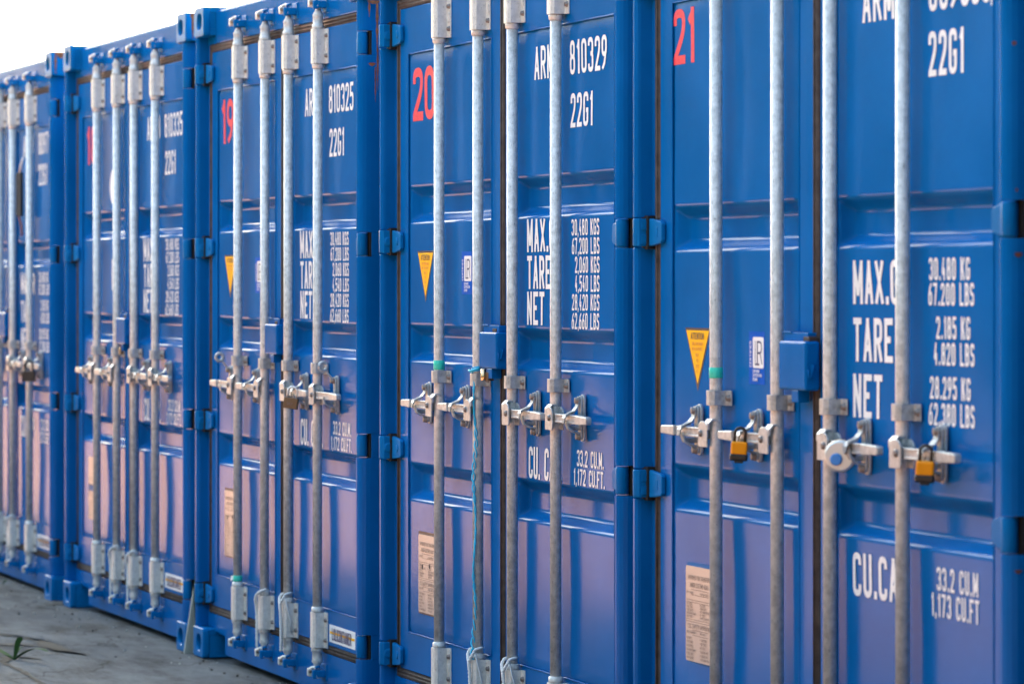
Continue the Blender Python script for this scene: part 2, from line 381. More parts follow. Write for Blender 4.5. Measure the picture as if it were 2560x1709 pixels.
# ------------------------------------------------------------------ door geometry
YD = .050            # outer face of the door frame
RIBS = {'A': [1.818, 1.360, .903], 'B': [1.706, 1.006]}   # upper edge of each pressed rib
RIB_H = .128; RIB_D = .036
def seg(a, b, n): return [a+(b-a)*i/n for i in range(n+1)]
PX = {'l': (.203, 1.105), 'r': (1.335, 2.237)}
PZ = (.335, 2.255)
def smooth(t_): t_ = min(max(t_, 0), 1); return t_*t_*(3-2*t_)
def panel_y(kind, side, seed, x, z):
    x0, x1 = PX[side]; z0, z1 = PZ
    if not (x0 < x < x1 and z0 < z < z1): return YD
    zs = [z1]
    for r_ in RIBS[kind]: zs += [r_, r_-RIB_H]
    zs.append(z0)
    rib = 0; cush = 0
    for r_ in RIBS[kind]:
        if r_-RIB_H < z < r_:
            a = (r_-z)/.040; b = (z-(r_-RIB_H))/.034
            rib = smooth(min(a, b, 1))
            e = min((x-x0)/.040, (x1-x)/.040, 1); rib = min(rib, smooth(e))
    for i in range(0, len(zs)-1, 2):
        a, b = zs[i], zs[i+1]
        if b <= z <= a:
            cush = math.sin(math.pi*(x-x0)/(x1-x0))*math.sin(math.pi*(z-b)/(a-b))
    nz = noise.noise(Vector((x*2.6+seed*7.1, z*2.2+seed*3.3, seed)))
    ed = min((x-x0)/.05, (x1-x)/.05, (z-z0)/.05, (z1-z)/.05, 1)
    return YD+.003+RIB_D*rib*(1+.03*nz)+.0030*cush*(1+.5*math.sin(seed*2.1))+.0024*nz*ed
def door_mesh(kind, side, seed, pm):
    x0, x1 = PX[side]; z0, z1 = PZ
    lo, hi = (.107, 1.198) if side == 'l' else (1.240, 2.335)
    mb = MB()
    xs = sorted(set([round(v, 5) for v in seg(x0, x0+.05, 7)+seg(x0+.05, x1-.05, 30)+seg(x1-.05, x1, 7)]))
    zs = [z1]; cur = z1
    for r_ in RIBS[kind]:
        zs += seg(cur, r_+.012, 18)[1:] + seg(r_+.012, r_-.050, 12)[1:] + seg(r_-.050, r_-RIB_H+.044, 2)[1:] + seg(r_-RIB_H+.044, r_-RIB_H-.012, 10)[1:]
        cur = r_-RIB_H-.012
    zs += seg(cur, z0, 24)[1:]
    b = bmesh.new()
    g_ = [[b.verts.new((x, panel_y(kind, side, seed, x, z) if (0 < i < len(xs)-1 and 0 < j < len(zs)-1) else YD+.006, z)) for i, x in enumerate(xs)] for j, z in enumerate(zs)]
    for j in range(len(zs)-1):
        for i in range(len(xs)-1): b.faces.new((g_[j][i], g_[j][i+1], g_[j+1][i+1], g_[j+1][i]))
    for f in b.faces: f.smooth = True
    bmesh.ops.recalc_face_normals(b, faces=b.faces)
    for f in b.faces:
        if f.normal.y > 0: f.normal_flip()
    mb.add(b, pm, True)
    # hollow section frame around the panel
    hole_plate(mb, [(lo, .207), (hi, .207), (hi, 2.41), (lo, 2.41)], [[(x0, z0), (x1, z0), (x1, z1), (x0, z1)]], YD, YD+.05, pm, .0025)
    mb.box(lo+.01, hi-.01, YD+.044, YD+.058, .22, 2.40, pm)
    # weld bead
    pts = []
    rnd = random.Random(seed)
    path = [(x0, z0), (x1, z0), (x1, z1), (x0, z1)]
    for i in range(4):
        a, c = path[i], path[(i+1) % 4]; n = 70
        for k in range(n): pts.append((a[0]+(c[0]-a[0])*k/n+rnd.uniform(-.0008, .0008), YD-.0003, a[1]+(c[1]-a[1])*k/n+rnd.uniform(-.0008, .0008)))
    mb.tube(pts, [.0026+rnd.uniform(-.0005, .0007) for _k in pts], pm, 6, closed=True)
    return mb.build('door')
def gasket_mesh(side):
    mb = MB(); lo, hi = (.107, 1.198) if side == 'l' else (1.240, 2.335)
    if side == 'l':
        ol = [(.058, .176), (hi, .176), (hi, .2055), (lo-.0015, .2055), (lo-.0015, 2.4115), (hi, 2.4115), (hi, 2.441), (.058, 2.441)]
    else:
        ol = [(lo-.001, .176), (2.382, .176), (2.382, 2.441), (lo-.001, 2.441), (lo-.001, 2.4115), (hi+.0015, 2.4115), (hi+.0015, .2055), (lo-.001, .2055)]
    hole_plate(mb, ol, [], YD+.002, YD+.03, 'rubber', .002)
    for z_ in (.185, .197, 2.420, 2.432): mb.tube([(lo-.03 if side == 'l' else lo, YD+.002, z_), (hi if side == 'l' else hi+.03, YD+.002, z_)], .0035, 'rubber', 6)
    if side == 'l':
        mb.tube([(.080, YD+.002, .19), (.080, YD+.002, 2.43)], .005, 'rubber', 6)
        mb.box(1.2, 1.2385, YD-.004, YD+.03, .17, 2.445, 'rubber', .004)
        mb.tube([(1.212, YD-.004, .175), (1.212, YD-.004, 2.44)], .0045, 'rubber', 6)
        mb.tube([(1.229, YD-.003, .175), (1.229, YD-.003, 2.44)], .0035, 'rubber', 6)
    return mb.build('gasket')
HZ = [2.325, 1.633, .942, .250]
def hinge_mesh(side, z, style):
    mb = MB(); h = .038
    if side == 'l':
        # knuckle, arm running back to the door face, tapered blade lying on the door
        mb.lathe([(.0135, z-h), (.0145, z-h+.004), (.0145, z+h-.004), (.0135, z+h)], .030, .013, 'blue_cast', 14)
        mb.prism([(.020, .004), (.040, .004), (.048, .010), (.048, YD-.004), (.020, YD-.004)], z-h, z+h, 'blue_cast', .002)
        ol = [(.048, z-h), (.062, z-h), (.146, z-h+.008), (.156, z-h+.015), (.156, z+h-.015), (.146, z+h-.008), (.062, z+h), (.048, z+h)]
        mb.prism(ol, YD-.015, YD-.002, 'blue_cast', .003, axis='y')
        if style == 'A':
            mb.lathe([(.011, .047), (.017, .0485), (.017, .050), (.010, .0515)], 0, .026, 'blue_cast', 14, 'x', z)
            mb.lathe([(.010, YD-.018), (.014, YD-.016), (.014, YD-.013)],   .118, 0, 'blue_cast', 12, 'y', z)
        else:
            for dz in (-.019, .019): mb.box(.0475, .0510, .016, .040, z+dz-.013, z+dz+.013, 'blue_cast', .0015)
            mb.box(.112, .126, YD-.0165, YD-.013, z-.014, z+.014, 'blue_cast', .001)
    else:
        mb.lathe([(.0175, z-h), (.019, z-h+.004), (.019, z+h-.004), (.0175, z+h)], 2.3725, .0235, 'blue_cast', 16)
        ol = [(2.360, z-h), (2.296, z-h+.002), (2.262, z-h+.010), (2.252, z-h+.018), (2.252, z+h-.018), (2.262, z+h-.010), (2.296, z+h-.002), (2.360, z+h)]
        mb.prism(ol, YD-.015, YD-.002, 'blue_cast', .003, axis='y')
    return mb.build('hinge')
def post_mesh(side, pm):
    """hinge post with cut-outs for the hinge knuckles"""
    mb = MB(); cuts = [.118]
    for z in sorted(HZ): cuts += [z-.042, z+.042]
    cuts.append(2.473)
    for i in range(0, len(cuts), 2):
        a, b = cuts[i], cuts[i+1]
        if side == 'l':
            pr = [(.006, .14), (.006, .012), (.012, .005), (.024, .005), (.031, .012), (.033, .020), (.033, YD+.004), (.060, YD+.004), (.060, .14)]
        else:
            pr = [(2.380, .14), (2.380, YD+.002), (2.353, YD), (2.353, .014), (2.357, .007), (2.365, .004), (2.376, .005), (2.387, .010), (2.395, .018), (2.400, .030), (2.402, .045), (2.403, .14)]
        mb.prism(pr, a, b, pm, .0012)
    for z in HZ:  # black blocks paint the shade deep in the hinge cut-outs
        if side == 'l': mb.box(.014, .060, .03, .13, z-.046, z+.046, 'black')
        else:
            mb.prism([(2.372, .043), (2.399, .043), (2.399, .13), (2.372, .13)], z-.044, z+.044, 'black')
            mb.prism([(2.4028, .14), (2.4028, .050), (2.3995, .049), (2.3995, .14)], z-.042, z+.042, pm)
            mb.prism([(2.353, .06), (2.353, .045), (2.362, .045), (2.362, .06)], z-.042, z+.042, pm)
    return mb.build('corner_post')
def casting_mesh(right, top):
    mb = MB(); x0, x1 = (0, .162) if not right else (2.276, 2.438)
    z0, z1 = (2.473, 2.591) if top else (0, .118)
    zc = (z0+z1)/2
    ol = rrect(x0, x1, z0, z1, .014, 4)
    hx = x0+.090 if not right else x1-.090
    hole_plate(mb, ol, [rrect(hx-.040, hx+.040, z0+.027, z1-.027, .030, 5)], 0, .029, 'blue_cast', .004)
    xi0, xi1 = x0+.006, x1-.006
    # the solid walls behind the pierced face
    mb.box(x0+.002, x1-.002, .0285, .178, z1-.026, z1-.002, 'blue_cast', .002)
    mb.box(x0+.002, x1-.002, .0285, .178, z0+.002, z0+.028, 'blue_cast', .002)
    mb.box(x0+.0025, x0+.024, .0285, .178, z0+.0285, z1-.0265, 'blue_cast')
    mb.box(x1-.024, x1-.0025, .0285, .178, z0+.0285, z1-.0265, 'blue_cast')
    mb.box(x0+.0245, x1-.0245, .033, .172, z0+.0285, z1-.0265, 'black')  # black fill painted in for the shade inside the hole
    return mb.build('corner_casting')
def omega(mb, cx, z0, z1, m, rx=.024):
    """clamp plate wrapped round a rod and bolted either side"""
    t_ = .0035; yf = -.0005; yb = YD-.001
    o = [(cx-.049, yb), (cx-.049, yb-t_), (cx-rx-.004, yb-t_), (cx-rx, yb-t_-.004), (cx-rx, yf+.010), (cx-rx+.006, yf+.002), (cx-rx+.014, yf), (cx+rx-.014, yf), (cx+rx-.006, yf+.002), (cx+rx, yf+.010),
         (cx+rx, yb-t_-.004), (cx+rx+.004, yb-t_), (cx+.049, yb-t_), (cx+.049, yb)]
    i = [(cx+rx-.001, yb), (cx+rx-t_, yb-.005), (cx+rx-t_, yf+.011), (cx+rx-.012, yf+t_), (cx-rx+.012, yf+t_), (cx-rx+t_, yf+.011), (cx-rx+t_, yb-.005), (cx-rx+.001, yb)]
    mb.prism(o+i, z0, z1, m, .0008)
def bolt(mb, x, y, z, r_=.0075, m='bolt', h=.007):
    mb.lathe([(r_*.6, y+.002), (r_*1.25, y+.001), (r_*1.25, y-.001), (r_, y-.0012), (r_, y-h), (r_*.7, y-h-.0015)], x, 0, m, 6, 'y', z)
YR = .0225; RR = .0168
def rod_mesh(cx):
    mb = MB()
    for s_, z0 in ((1, 2.28), (-1, .325)):
        pass
    mb.lathe([(RR, .300), (RR, 2.305)], cx, YR, 'galv', 28)
    for a, b, d in ((.325, .182, -1), (2.280, 2.420, 1)):
        # collars, neck and cone at either end
        z_in, z_out = a, b
        mb.lathe([(RR, z_in-d*.016), (.0205, z_in-d*.014), (.0215, z_in-d*.004), (.0215, z_in+d*.002), (RR, z_in+d*.004)], cx, YR, 'white_metal', 24)
        mb.lathe([(.0205, z_out-d*.014), (.0215, z_out-d*.010), (.0215, z_out), (.0195, z_out+d*.002), (.0180, z_out+d*.004), (.0180, z_out+d*.030), (.0200, z_out+d*.036), (.0105, z_out+d*.052), (.0095, z_out+d*.066)], cx, YR, 'galv', 20)
        zc = z_out+d*.078
        # forked cam
        mb.box(cx-.034, cx-.012, YR-.030, YR-.004, zc-.013, zc+.016, 'white_metal', .004)
        mb.box(cx-.016, cx+.018, YR-.020, YR+.010, zc-.012, zc-.001, 'white_metal', .003, rot=Matrix.Rotation(R(8*d), 3, 'Y'))
        mb.box(cx+.014, cx+.030, YR-.014, YR+.012, zc-.016, zc-.004, 'white_metal', .003)
        mb.tube([(cx-.022, YR-.020, zc+.014), (cx-.004, YR-.012, zc+.020), (cx+.012, YR, zc+.012)], .006, 'white_metal', 8)
    return mb.build('locking_rod')
def keeper_mesh(cx, z):
    mb = MB(); y0 = YD
    mb.box(cx-.032, cx+.034, y0-.005, y0+.004, z-.030, z+.030, 'blue_cast', .003)
    mb.box(cx-.012, cx+.032, .012, y0-.004, z-.017, z+.011, 'blue_cast', .005)
    mb.box(cx+.012, cx+.030, -.002, .016, z-.020, z+.012, 'blue_cast', .004)
    mb.box(cx-.028, cx-.010, .030, y0-.004, z-.012, z+.014, 'blue_cast', .003)
    mb.tube([(cx+.006, .018, z+.014), (cx+.020, .012, z+.020), (cx+.030, .022, z+.024)], .005, 'blue_cast', 6)
    bolt(mb, cx-.004, -.000, z+.006, .0075, 'bolt')
    return mb.build('cam_keeper')
def sleeve_mesh(cx, z0, z1):
    mb = MB(); omega(mb, cx, z0, z1, 'white_metal', .0255)
    for dz in (.028, .100):
        for sx in (-1, 1): bolt(mb, cx+sx*.037, YD-.0045, z0+dz, .0075, 'bolt')
    for sx in (-1, 1): mb.box(cx+sx*.037-.006, cx+sx*.037+.006, YD-.009, YD-.004, z0+.050, z0+.078, 'white_metal', .002)
    mb.box(cx-.051, cx+.051, YD-.0012, YD+.0005, z0-.003, z1+.003, 'blue_cast')
    return mb.build('bearing_sleeve')
def bracket_mesh(cx, z):
    mb = MB(); omega(mb, cx, z-.0195, z+.0195, 'zinc', .0225)
    for sx in (-1, 1): bolt(mb, cx+sx*.037, YD-.0045, z, .0085, 'bolt', .008)
    return mb.build('guide_bracket')
def handle_mesh(cx, s_, z):
    """s_ = +1 lever points right, -1 left"""
    mb = MB(); X = lambda d: cx+s_*d
    # hub: two cheeks joined by an arch over the lever root
    for ya, yb in ((-.008, -.003), (.026, .031)):
        o = [(X(-.010), z-.036), (X(.050), z-.036), (X(.054), z-.030), (X(.054), z+.016), (X(.046), z+.026), (X(.030), z+.032), (X(.010), z+.031), (X(-.010), z+.022)]
        mb.prism(o, ya, yb, 'zinc', .0015, axis='y')
    mb.strap([(X(-.002), .028, z+.010), (X(-.002), .028, z+.026), (X(0), .016, z+.036), (X(0), .006, z+.036), (X(0), -.004, z+.026), (X(0), -.004, z+.010)], (1, 0, 0), .034, .005, 'zinc')
    bolt(mb, X(.032), -.009, z, .0085, 'bolt', .004)
    # lever with ribs and a thicker grip
    mb.prism([(X(.012), z+.014), (X(.012), z-.015), (X(.250), z-.012), (X(.335), z-.009), (X(.335), z+.009), (X(.250), z+.012)], .002, .012, 'zinc', .002, axis='y')
    mb.prism([(X(.245), z+.014), (X(.245), z-.014), (X(.342), z-.011), (X(.346), z-.007), (X(.346), z+.007), (X(.342), z+.011)], -.005, .013, 'zinc', .003, axis='y')
    mb.box(min(X(.06), X(.235)), max(X(.06), X(.235)), -.001, .003, z+.007, z+.013, 'zinc', .0015)
    mb.box(min(X(.06), X(.235)), max(X(.06), X(.235)), -.001, .003, z-.013, z-.007, 'zinc', .0015)
    return mb.build('handle')
def retainer_mesh(cx, s_, z, opened):
    mb = MB(); px = cx+s_*.178
    # back plate
    hole_plate(mb, rrect(px-.017, px+.017, z-.065, z+.072, .0165, 7), [], YD-.0085, YD-.001, 'zinc', .0015)
    hole_plate(mb, rrect(px-.013, px+.013, z-.060, z+.068, .0125, 7), [], YD-.016, YD-.0095, 'zinc', .0015)
    # cradle under the lever
    mb.strap([(px, YD-.010, z-.040), (px, YD-.022, z-.040), (px, .016, z-.036), (px, .000, z-.026), (px, -.006, z-.010), (px, -.005, z-.002)], (1, 0, 0), .020, .005, 'zinc')
    mb.box(px-.022, px-.002, .002, YD-.014, z-.032, z-.018, 'zinc', .004)
    bolt(mb, px, YD-.017, z-.050, .0105, 'bolt', .009)
    bolt(mb, px, YD-.019, z+.054, .0105, 'bolt', .010)
    if not opened:
        # hasp swinging down over the lever towards the left
        # hasp: hangs from the top bolt and closes over the front of the lever
        mb.strap([(px, YD-.018, z+.066), (px, YD-.020, z+.050), (px, YD-.024, z+.036), (px, .016, z+.024), (px, .004, z+.018), (px, -.008, z+.013), (px, -.014, z+.004), (px, -.015, z-.012)],
                 (1, 0, 0), .024, .0035, 'strap', [.018, .025, .027, .029, .029, .028, .025, .010])
        mb.strap([(px+.013, -.013, z+.010), (px+.013, -.002, z+.016), (px+.013, .014, z+.020)], (0, 0, 1), .006, .003, 'strap')
    else:
        # hasp flung up, its eye standing free
        mb.strap([(px, YD-.019, z+.050), (px, YD-.026, z+.064), (px, .012, z+.078), (px, .004, z+.090)], (1, 0, 0), .016, .004, 'zinc')
        mb.tube([(px, -.006+.0145*math.cos(a/20*2*math.pi), z+.104+.0145*math.sin(a/20*2*math.pi)) for a in range(20)], .0065, 'zinc', 8, True)
    return mb.build('handle_retainer')
def lockbox_mesh(pm, kind):
    mb = MB()
    a, b, z0, z1 = (1.113, 1.288, 1.230, 1.343) if kind == 'A' else (1.078, 1.253, 1.228, 1.350)
    # outer cover: front, top, right and left walls
    mb.box(a, b, .004, YD-.006, z0, z1, pm, .007, 3)
    # inner half welded to the left door, rising behind the cover
    mb.box(a-.006, a+.150, .022, .027, z1-.09, z1+.021, pm, .001)
    mb.box(a+.146, a+.150, .024, YD-.001, z1-.02, z1+.021, pm, .001)
    mb.box(a-.006, a-.002, .024, YD-.001, z1-.09, z1+.021, pm, .001)
    mb.box(a-.008, a+.05, .018, YD-.001, z1+.019, z1+.023, pm, .001)
    mb.box(a+.077, a+.119, .008, .040, z0-.030, z0+.001, pm, .002)
    mb.box(1.1995, 1.240, .020, YD-.005, z1-.002, z1+.012, 'rubber', .003)
    return mb.build('lock_box')
def lockhook_mesh(pm, kind):
    mb = MB(); x = 1.294 if kind == 'A' else 1.259; z = 1.262
    mb.tube([(x, .024, z+.030), (x, .022, z+.016), (x, .018, z+.002), (x, .014, z-.003), (x, .011, z+.003), (x-.001, .010, z+.018)], .0025, pm, 8)
    mb.box(x-.008, x-.003, .018, .030, z-.004, z+.034, pm, .001)
    return mb.build('lock_box_hook')

# ------------------------------------------------------------------ markings
def txt(mb, s, x, z, h, wd, st, gap, yf, m='letter', right=False, center=False):
    w_ = text_width(s, wd, st, gap)
    if right: x = x-w_
    if center: x = x-w_/2
    stroke_text(mb, s, x, z, h, wd, st, gap, yf, m)
def marks_right(door, kind, seed, number, side='r'):
    yf = lambda x, z: panel_y(kind, 'r', seed, x, z)
    def line(name, *a, **k):
        mb = MB(); txt(mb, *a, **k); link(name, mb.build(name), door)
    nm = 'identification_marking'; big = (.100, .046, .0135, .0135)
    if kind == 'A':
        line(nm, 'ARMU', 1.516, 2.103, *big, yf); line(nm, number, 1.840, 2.103, .100, .045, .0135, .0135, yf)
        line(nm, '22G1', 1.845, 1.948, .100, .043, .0135, .0125, yf)
    else:
        line(nm, 'ARMU', 1.498, 2.117, .105, .049, .0145, .014, yf); line(nm, number, 1.878, 2.120, .105, .045, .0145, .0135, yf)
        line(nm, '22G1', 1.873, 1.970, .104, .044, .0145, .0125, yf)
    nm = 'weight_marking'
    if kind == 'A':
        for s, z in (('MAX.G', 1.587), ('TARE', 1.476), ('NET', 1.368)): line(nm, s, 1.449, z, .100, .045, .0145, .0125, yf)
        for i, s in enumerate(('30,480 KGS', '67,200 LBS', '2,060 KGS', '4,540 LBS', '28,420 KGS', '62,660 LBS')):
            line(nm, s, 2.100, 1.632-i*.0545, .048, .0205, .0066, .0062, yf, right=True)
    else:
        for s, z in (('MAX.GR', 1.443), ('TARE', 1.305), ('NET', 1.170)): line(nm, s, 1.440, z, .105, .048, .0155, .013, yf)
        for s, z, x in (('30.480 KG', 1.500, 2.108), ('67.200 LBS', 1.442, 2.130), ('2.185 KG', 1.365, 2.108), ('4.820 LBS', 1.305, 2.130), ('28.295 KG', 1.227, 2.108), ('62.380 LBS', 1.166, 2.130)):
            line(nm, s, x, z, .052, .0215, .0075, .0068, yf, right=True)
    nm = 'capacity_marking'
    if kind == 'A':
        line(nm, 'CU. CAP.', 1.462, .906, .096, .039, .0132, .0085, yf)
        line(nm, '33.2 CU.M.', 2.135, .961, .048, .0225, .0068, .0068, yf, right=True); line(nm, '1,172 CU.FT.', 2.145, .906, .048, .0225, .0068, .0068, yf, right=True)
    else:
        line(nm, 'CU.CAP', 1.440, .740, .105, .049, .0155, .013, yf)
        line(nm, '33.2 CU.M', 2.150, .788, .054, .0225, .0075, .0072, yf, right=True); line(nm, '1,173 CU.FT', 2.155, .727, .054, .0225, .0075, .0072, yf, right=True)
def warning_sticker(door, kind, seed, xc, zt):
    yf = lambda x, z: panel_y(kind, 'l', seed, x, z); mb = MB(); hw, hh = .093, .170
    quad(mb, [(xc-hw, zt), (xc, zt-hh), (xc+hw, zt)], yf, 'stk_black', .0005)
    quad(mb, [(xc-hw+.010, zt-.007), (xc, zt-hh+.020), (xc+hw-.010, zt-.007)], yf, 'yellow', .0011)
    yz = lambda x, z: yf(xc, zt-.08)-.0010
    for s, z, h, w_ in (('ATTENTION', zt-.031, .018, .0088), ('THIS CONTAINER', zt-.047, .009, .0050), ('MUST BE REPAIRED', zt-.061, .009, .0038), ('ONLY', zt-.077, .009, .0055), ('WITH', zt-.092, .009, .0045), ('CORTEN', zt-.107, .009, .0032), ('STEEL', zt-.120, .008, .0027)):
        txt(mb, s, xc, z, h, w_, w_*.30, w_*.32, yz, 'stk_text' if h < .017 else 'stk_black', center=True)
    link('warning_sticker', mb.build('warning_sticker'), door)
def cert_sticker(door, kind, seed, x0, zt, m='stk_blue'):
    yf = lambda x, z: panel_y(kind, 'l', seed, x, z); mb = MB()
    quad(mb, [(x0, zt), (x0, zt-.136), (x0+.112, zt-.136), (x0+.112, zt)], yf, m, .0006)
    y1 = yf(x0+.05, zt-.07)-.0006; yc = lambda x, z: y1-.0006
    hole_plate(mb, rrect(x0+.030, x0+.104, zt-.094, zt-.014, .006, 3), [], y1-.0012, y1-.0002, 'white')
    ye = lambda x, z: y1-.0014; t_ = .0035
    q = lambda pts: quad(mb, pts, ye, 'print', .0004)
    q([(x0+.046, zt-.024), (x0+.046, zt-.082), (x0+.046+t_, zt-.082), (x0+.046+t_, zt-.024)]); q([(x0+.046, zt-.082), (x0+.046, zt-.0865), (x0+.076, zt-.0865), (x0+.076, zt-.082)])
    stroke_text(mb, 'P', x0+.060, zt-.082, .058, .034, .005, .002, ye, 'print', depth=.0005); 
    q([(x0+.078, zt-.052), (x0+.092, zt-.084), (x0+.097, zt-.084), (x0+.083, zt-.052)])
    stroke_text(mb, 'CERTIFIED', x0+.024, zt-.092, .013, .0068, .0018, .0020, yc, 'white', vertical=True)
    for i, s in enumerate(('CONTAINER', 'CERTIFICATION', 'SCHEME')): stroke_text(mb, s, x0+.032, zt-.106-i*.0105, .008, .0046, .0012, .0010, yc, 'white')
    link('certification_sticker', mb.build('certification_sticker'), door)
def data_plate(door, kind, seed, x0, zt, variant=0):
    yf = lambda x, z: panel_y(kind, 'l', seed, x, z); mb = MB(); W, H = .205, .255
    y0 = yf(x0+.08, zt-.12)-.001
    mb.box(x0-.008, x0+W+.004, y0-.0006, y0+.004, zt-H-.006, zt+.010, 'stk_black' if variant == 0 else 'blue_cast')
    zs = [(zt, zt-H)]
    if variant == 2: zs = [(zt+.03, zt-.095), (zt-.125, zt-H)]
    for a, b in zs:
        hs = []
        if variant == 0: hs = [circ(x0+.045, zt-.106, .0085, 12), circ(x0+.125, zt-.100, .0085, 12)]
        hole_plate(mb, rrect(x0, x0+W, b, a, .008, 4), hs, y0-.0035, y0-.0008, 'plate')
    yt = lambda x, z: y0-.0035; rnd = random.Random(int(seed*10))
    if variant != 2:
        txt(mb, 'APPROVED FOR TRANSPORT', x0+W/2, zt-.036, .012, .0060, .0014, .0018, yt, 'plate_print', center=True)
        txt(mb, 'UNDER CUSTOMS SEAL', x0+W/2, zt-.056, .012, .0060, .0014, .0018, yt, 'plate_print', center=True)
        txt(mb, 'CSC SAFETY APPROVAL', x0+W/2, zt-.166, .012, .0070, .0014, .0020, yt, 'plate_print', center=True)
    def line(xa, xb, z): quad(mb, [(xa, z), (xa, z-.0012), (xb, z-.0012), (xb, z)], yt, 'plate_print', .0004)
    for z in (zt-.090, zt-.096, zt-.142, zt-.148): line(x0+.004, x0+W-.004, z)
    line(x0+.04, x0+.17, zt-.062); line(x0+.04, x0+.17, zt-.076); line(x0+.05, x0+.17, zt-.170); line(x0+.05, x0+.17, zt-.184)
    words = ['MAX', 'TARE', 'NET', 'TYPE', 'DATE', 'GROSS', 'KGS', 'LBS', 'NO', 'STEEL', 'TIR', 'MAINTENANCE', 'STACKING', 'RACKING', 'OF', 'THE', 'TEST', 'LOAD', 'WEIGHT', 'FLOOR']
    z = zt-.074
    rows = [zt-.074]+[zt-.104-i*.0085 for i in range(5)]+[zt-.180]+[zt-.196-i*.0105 for i in range(6)]
    for z in rows:
        for xa in (x0+.010, x0+.110):
            s = ' '.join(rnd.choice(words) for _k in range(2)); txt(mb, s[:13], xa, z, .0062, .0045, .0010, .0012, yt, 'plate_print')
    link('data_plate', mb.build('data_plate'), door)
def maker_label(door, kind, seed, x0=1.865, z0=.222):
    mb = MB(); yf = lambda x, z: YD; w_, h_ = .335, .062
    mb.box(x0, x0+w_, YD-.0012, YD-.0001, z0, z0+h_, 'white')
    yt = lambda x, z: YD-.0012
    txt(mb, 'LOLICONTAINER', x0+.04, z0+.009, .043, .0175, .0060, .0042, yt, 'print')
    quad(mb, [(x0+.012, z0+.030), (x0+w_-.004, z0+.030), (x0+w_-.004, z0+.0385), (x0+.012, z0+.0385)], yt, 'yellow', .0011)
    link('maker_label', mb.build('maker_label'), door)
def red_number(door, kind, seed, s, x0, z0, h, wd, gap):
    yf = lambda x, z: panel_y(kind, 'l', seed, x, z); mb = MB()
    stroke_text(mb, s, x0, z0, h, wd, wd*.27, gap, yf, 'red', depth=.0008)
    link('unit_number', mb.build('unit_number'), door)

# ------------------------------------------------------------------ container
RODX = {'A': (.637, 1.048, 1.390, 1.799), 'B': (.600, 1.025, 1.366, 1.800)}
ZH = 1.100
def side_wall_mesh(x, sgn, pm):
    """corrugated long wall with its lower and upper rails"""
    mb = MB(); y = .178; pts = []; yy = .178
    while yy < 5.88:
        pts += [(yy, 0), (yy+.07, 0), (yy+.138, .036), (yy+.208, .036)]; yy += .276
    pts.append((5.88, 0))
    b = bmesh.new(); vs = [[b.verts.new((x-sgn*(.008+d), p, z)) for p, d in pts] for z in (.158, 2.50)]
    for i in range(len(pts)-1): b.faces.new((vs[0][i], vs[0][i+1], vs[1][i+1], vs[1][i]))
    mb.add(b, pm)
    mb.box(min(x, x-sgn*.05), max(x, x-sgn*.05), .1785, 5.8795, .02, .158, pm, .003)
    mb.box(min(x, x-sgn*.06), max(x, x-sgn*.06), .1785, 5.8795, 2.50, 2.575, pm, .003)
    return mb.build('side_wall')
def roof_mesh(pm):
    mb = MB(); pts = []; yy = .06
    while yy < 5.95: pts += [(yy, 2.560), (yy+.06, 2.560), (yy+.08, 2.575), (yy+.14, 2.575)]; yy += .2
    b = bmesh.new(); vs = [[b.verts.new((x, p, z)) for p, z in pts] for x in (.05, 2.388)]
    for i in range(len(pts)-1): b.faces.new((vs[0][i], vs[0][i+1], vs[1][i+1], vs[1][i]))
    mb.add(b, pm); return mb.build('roof')
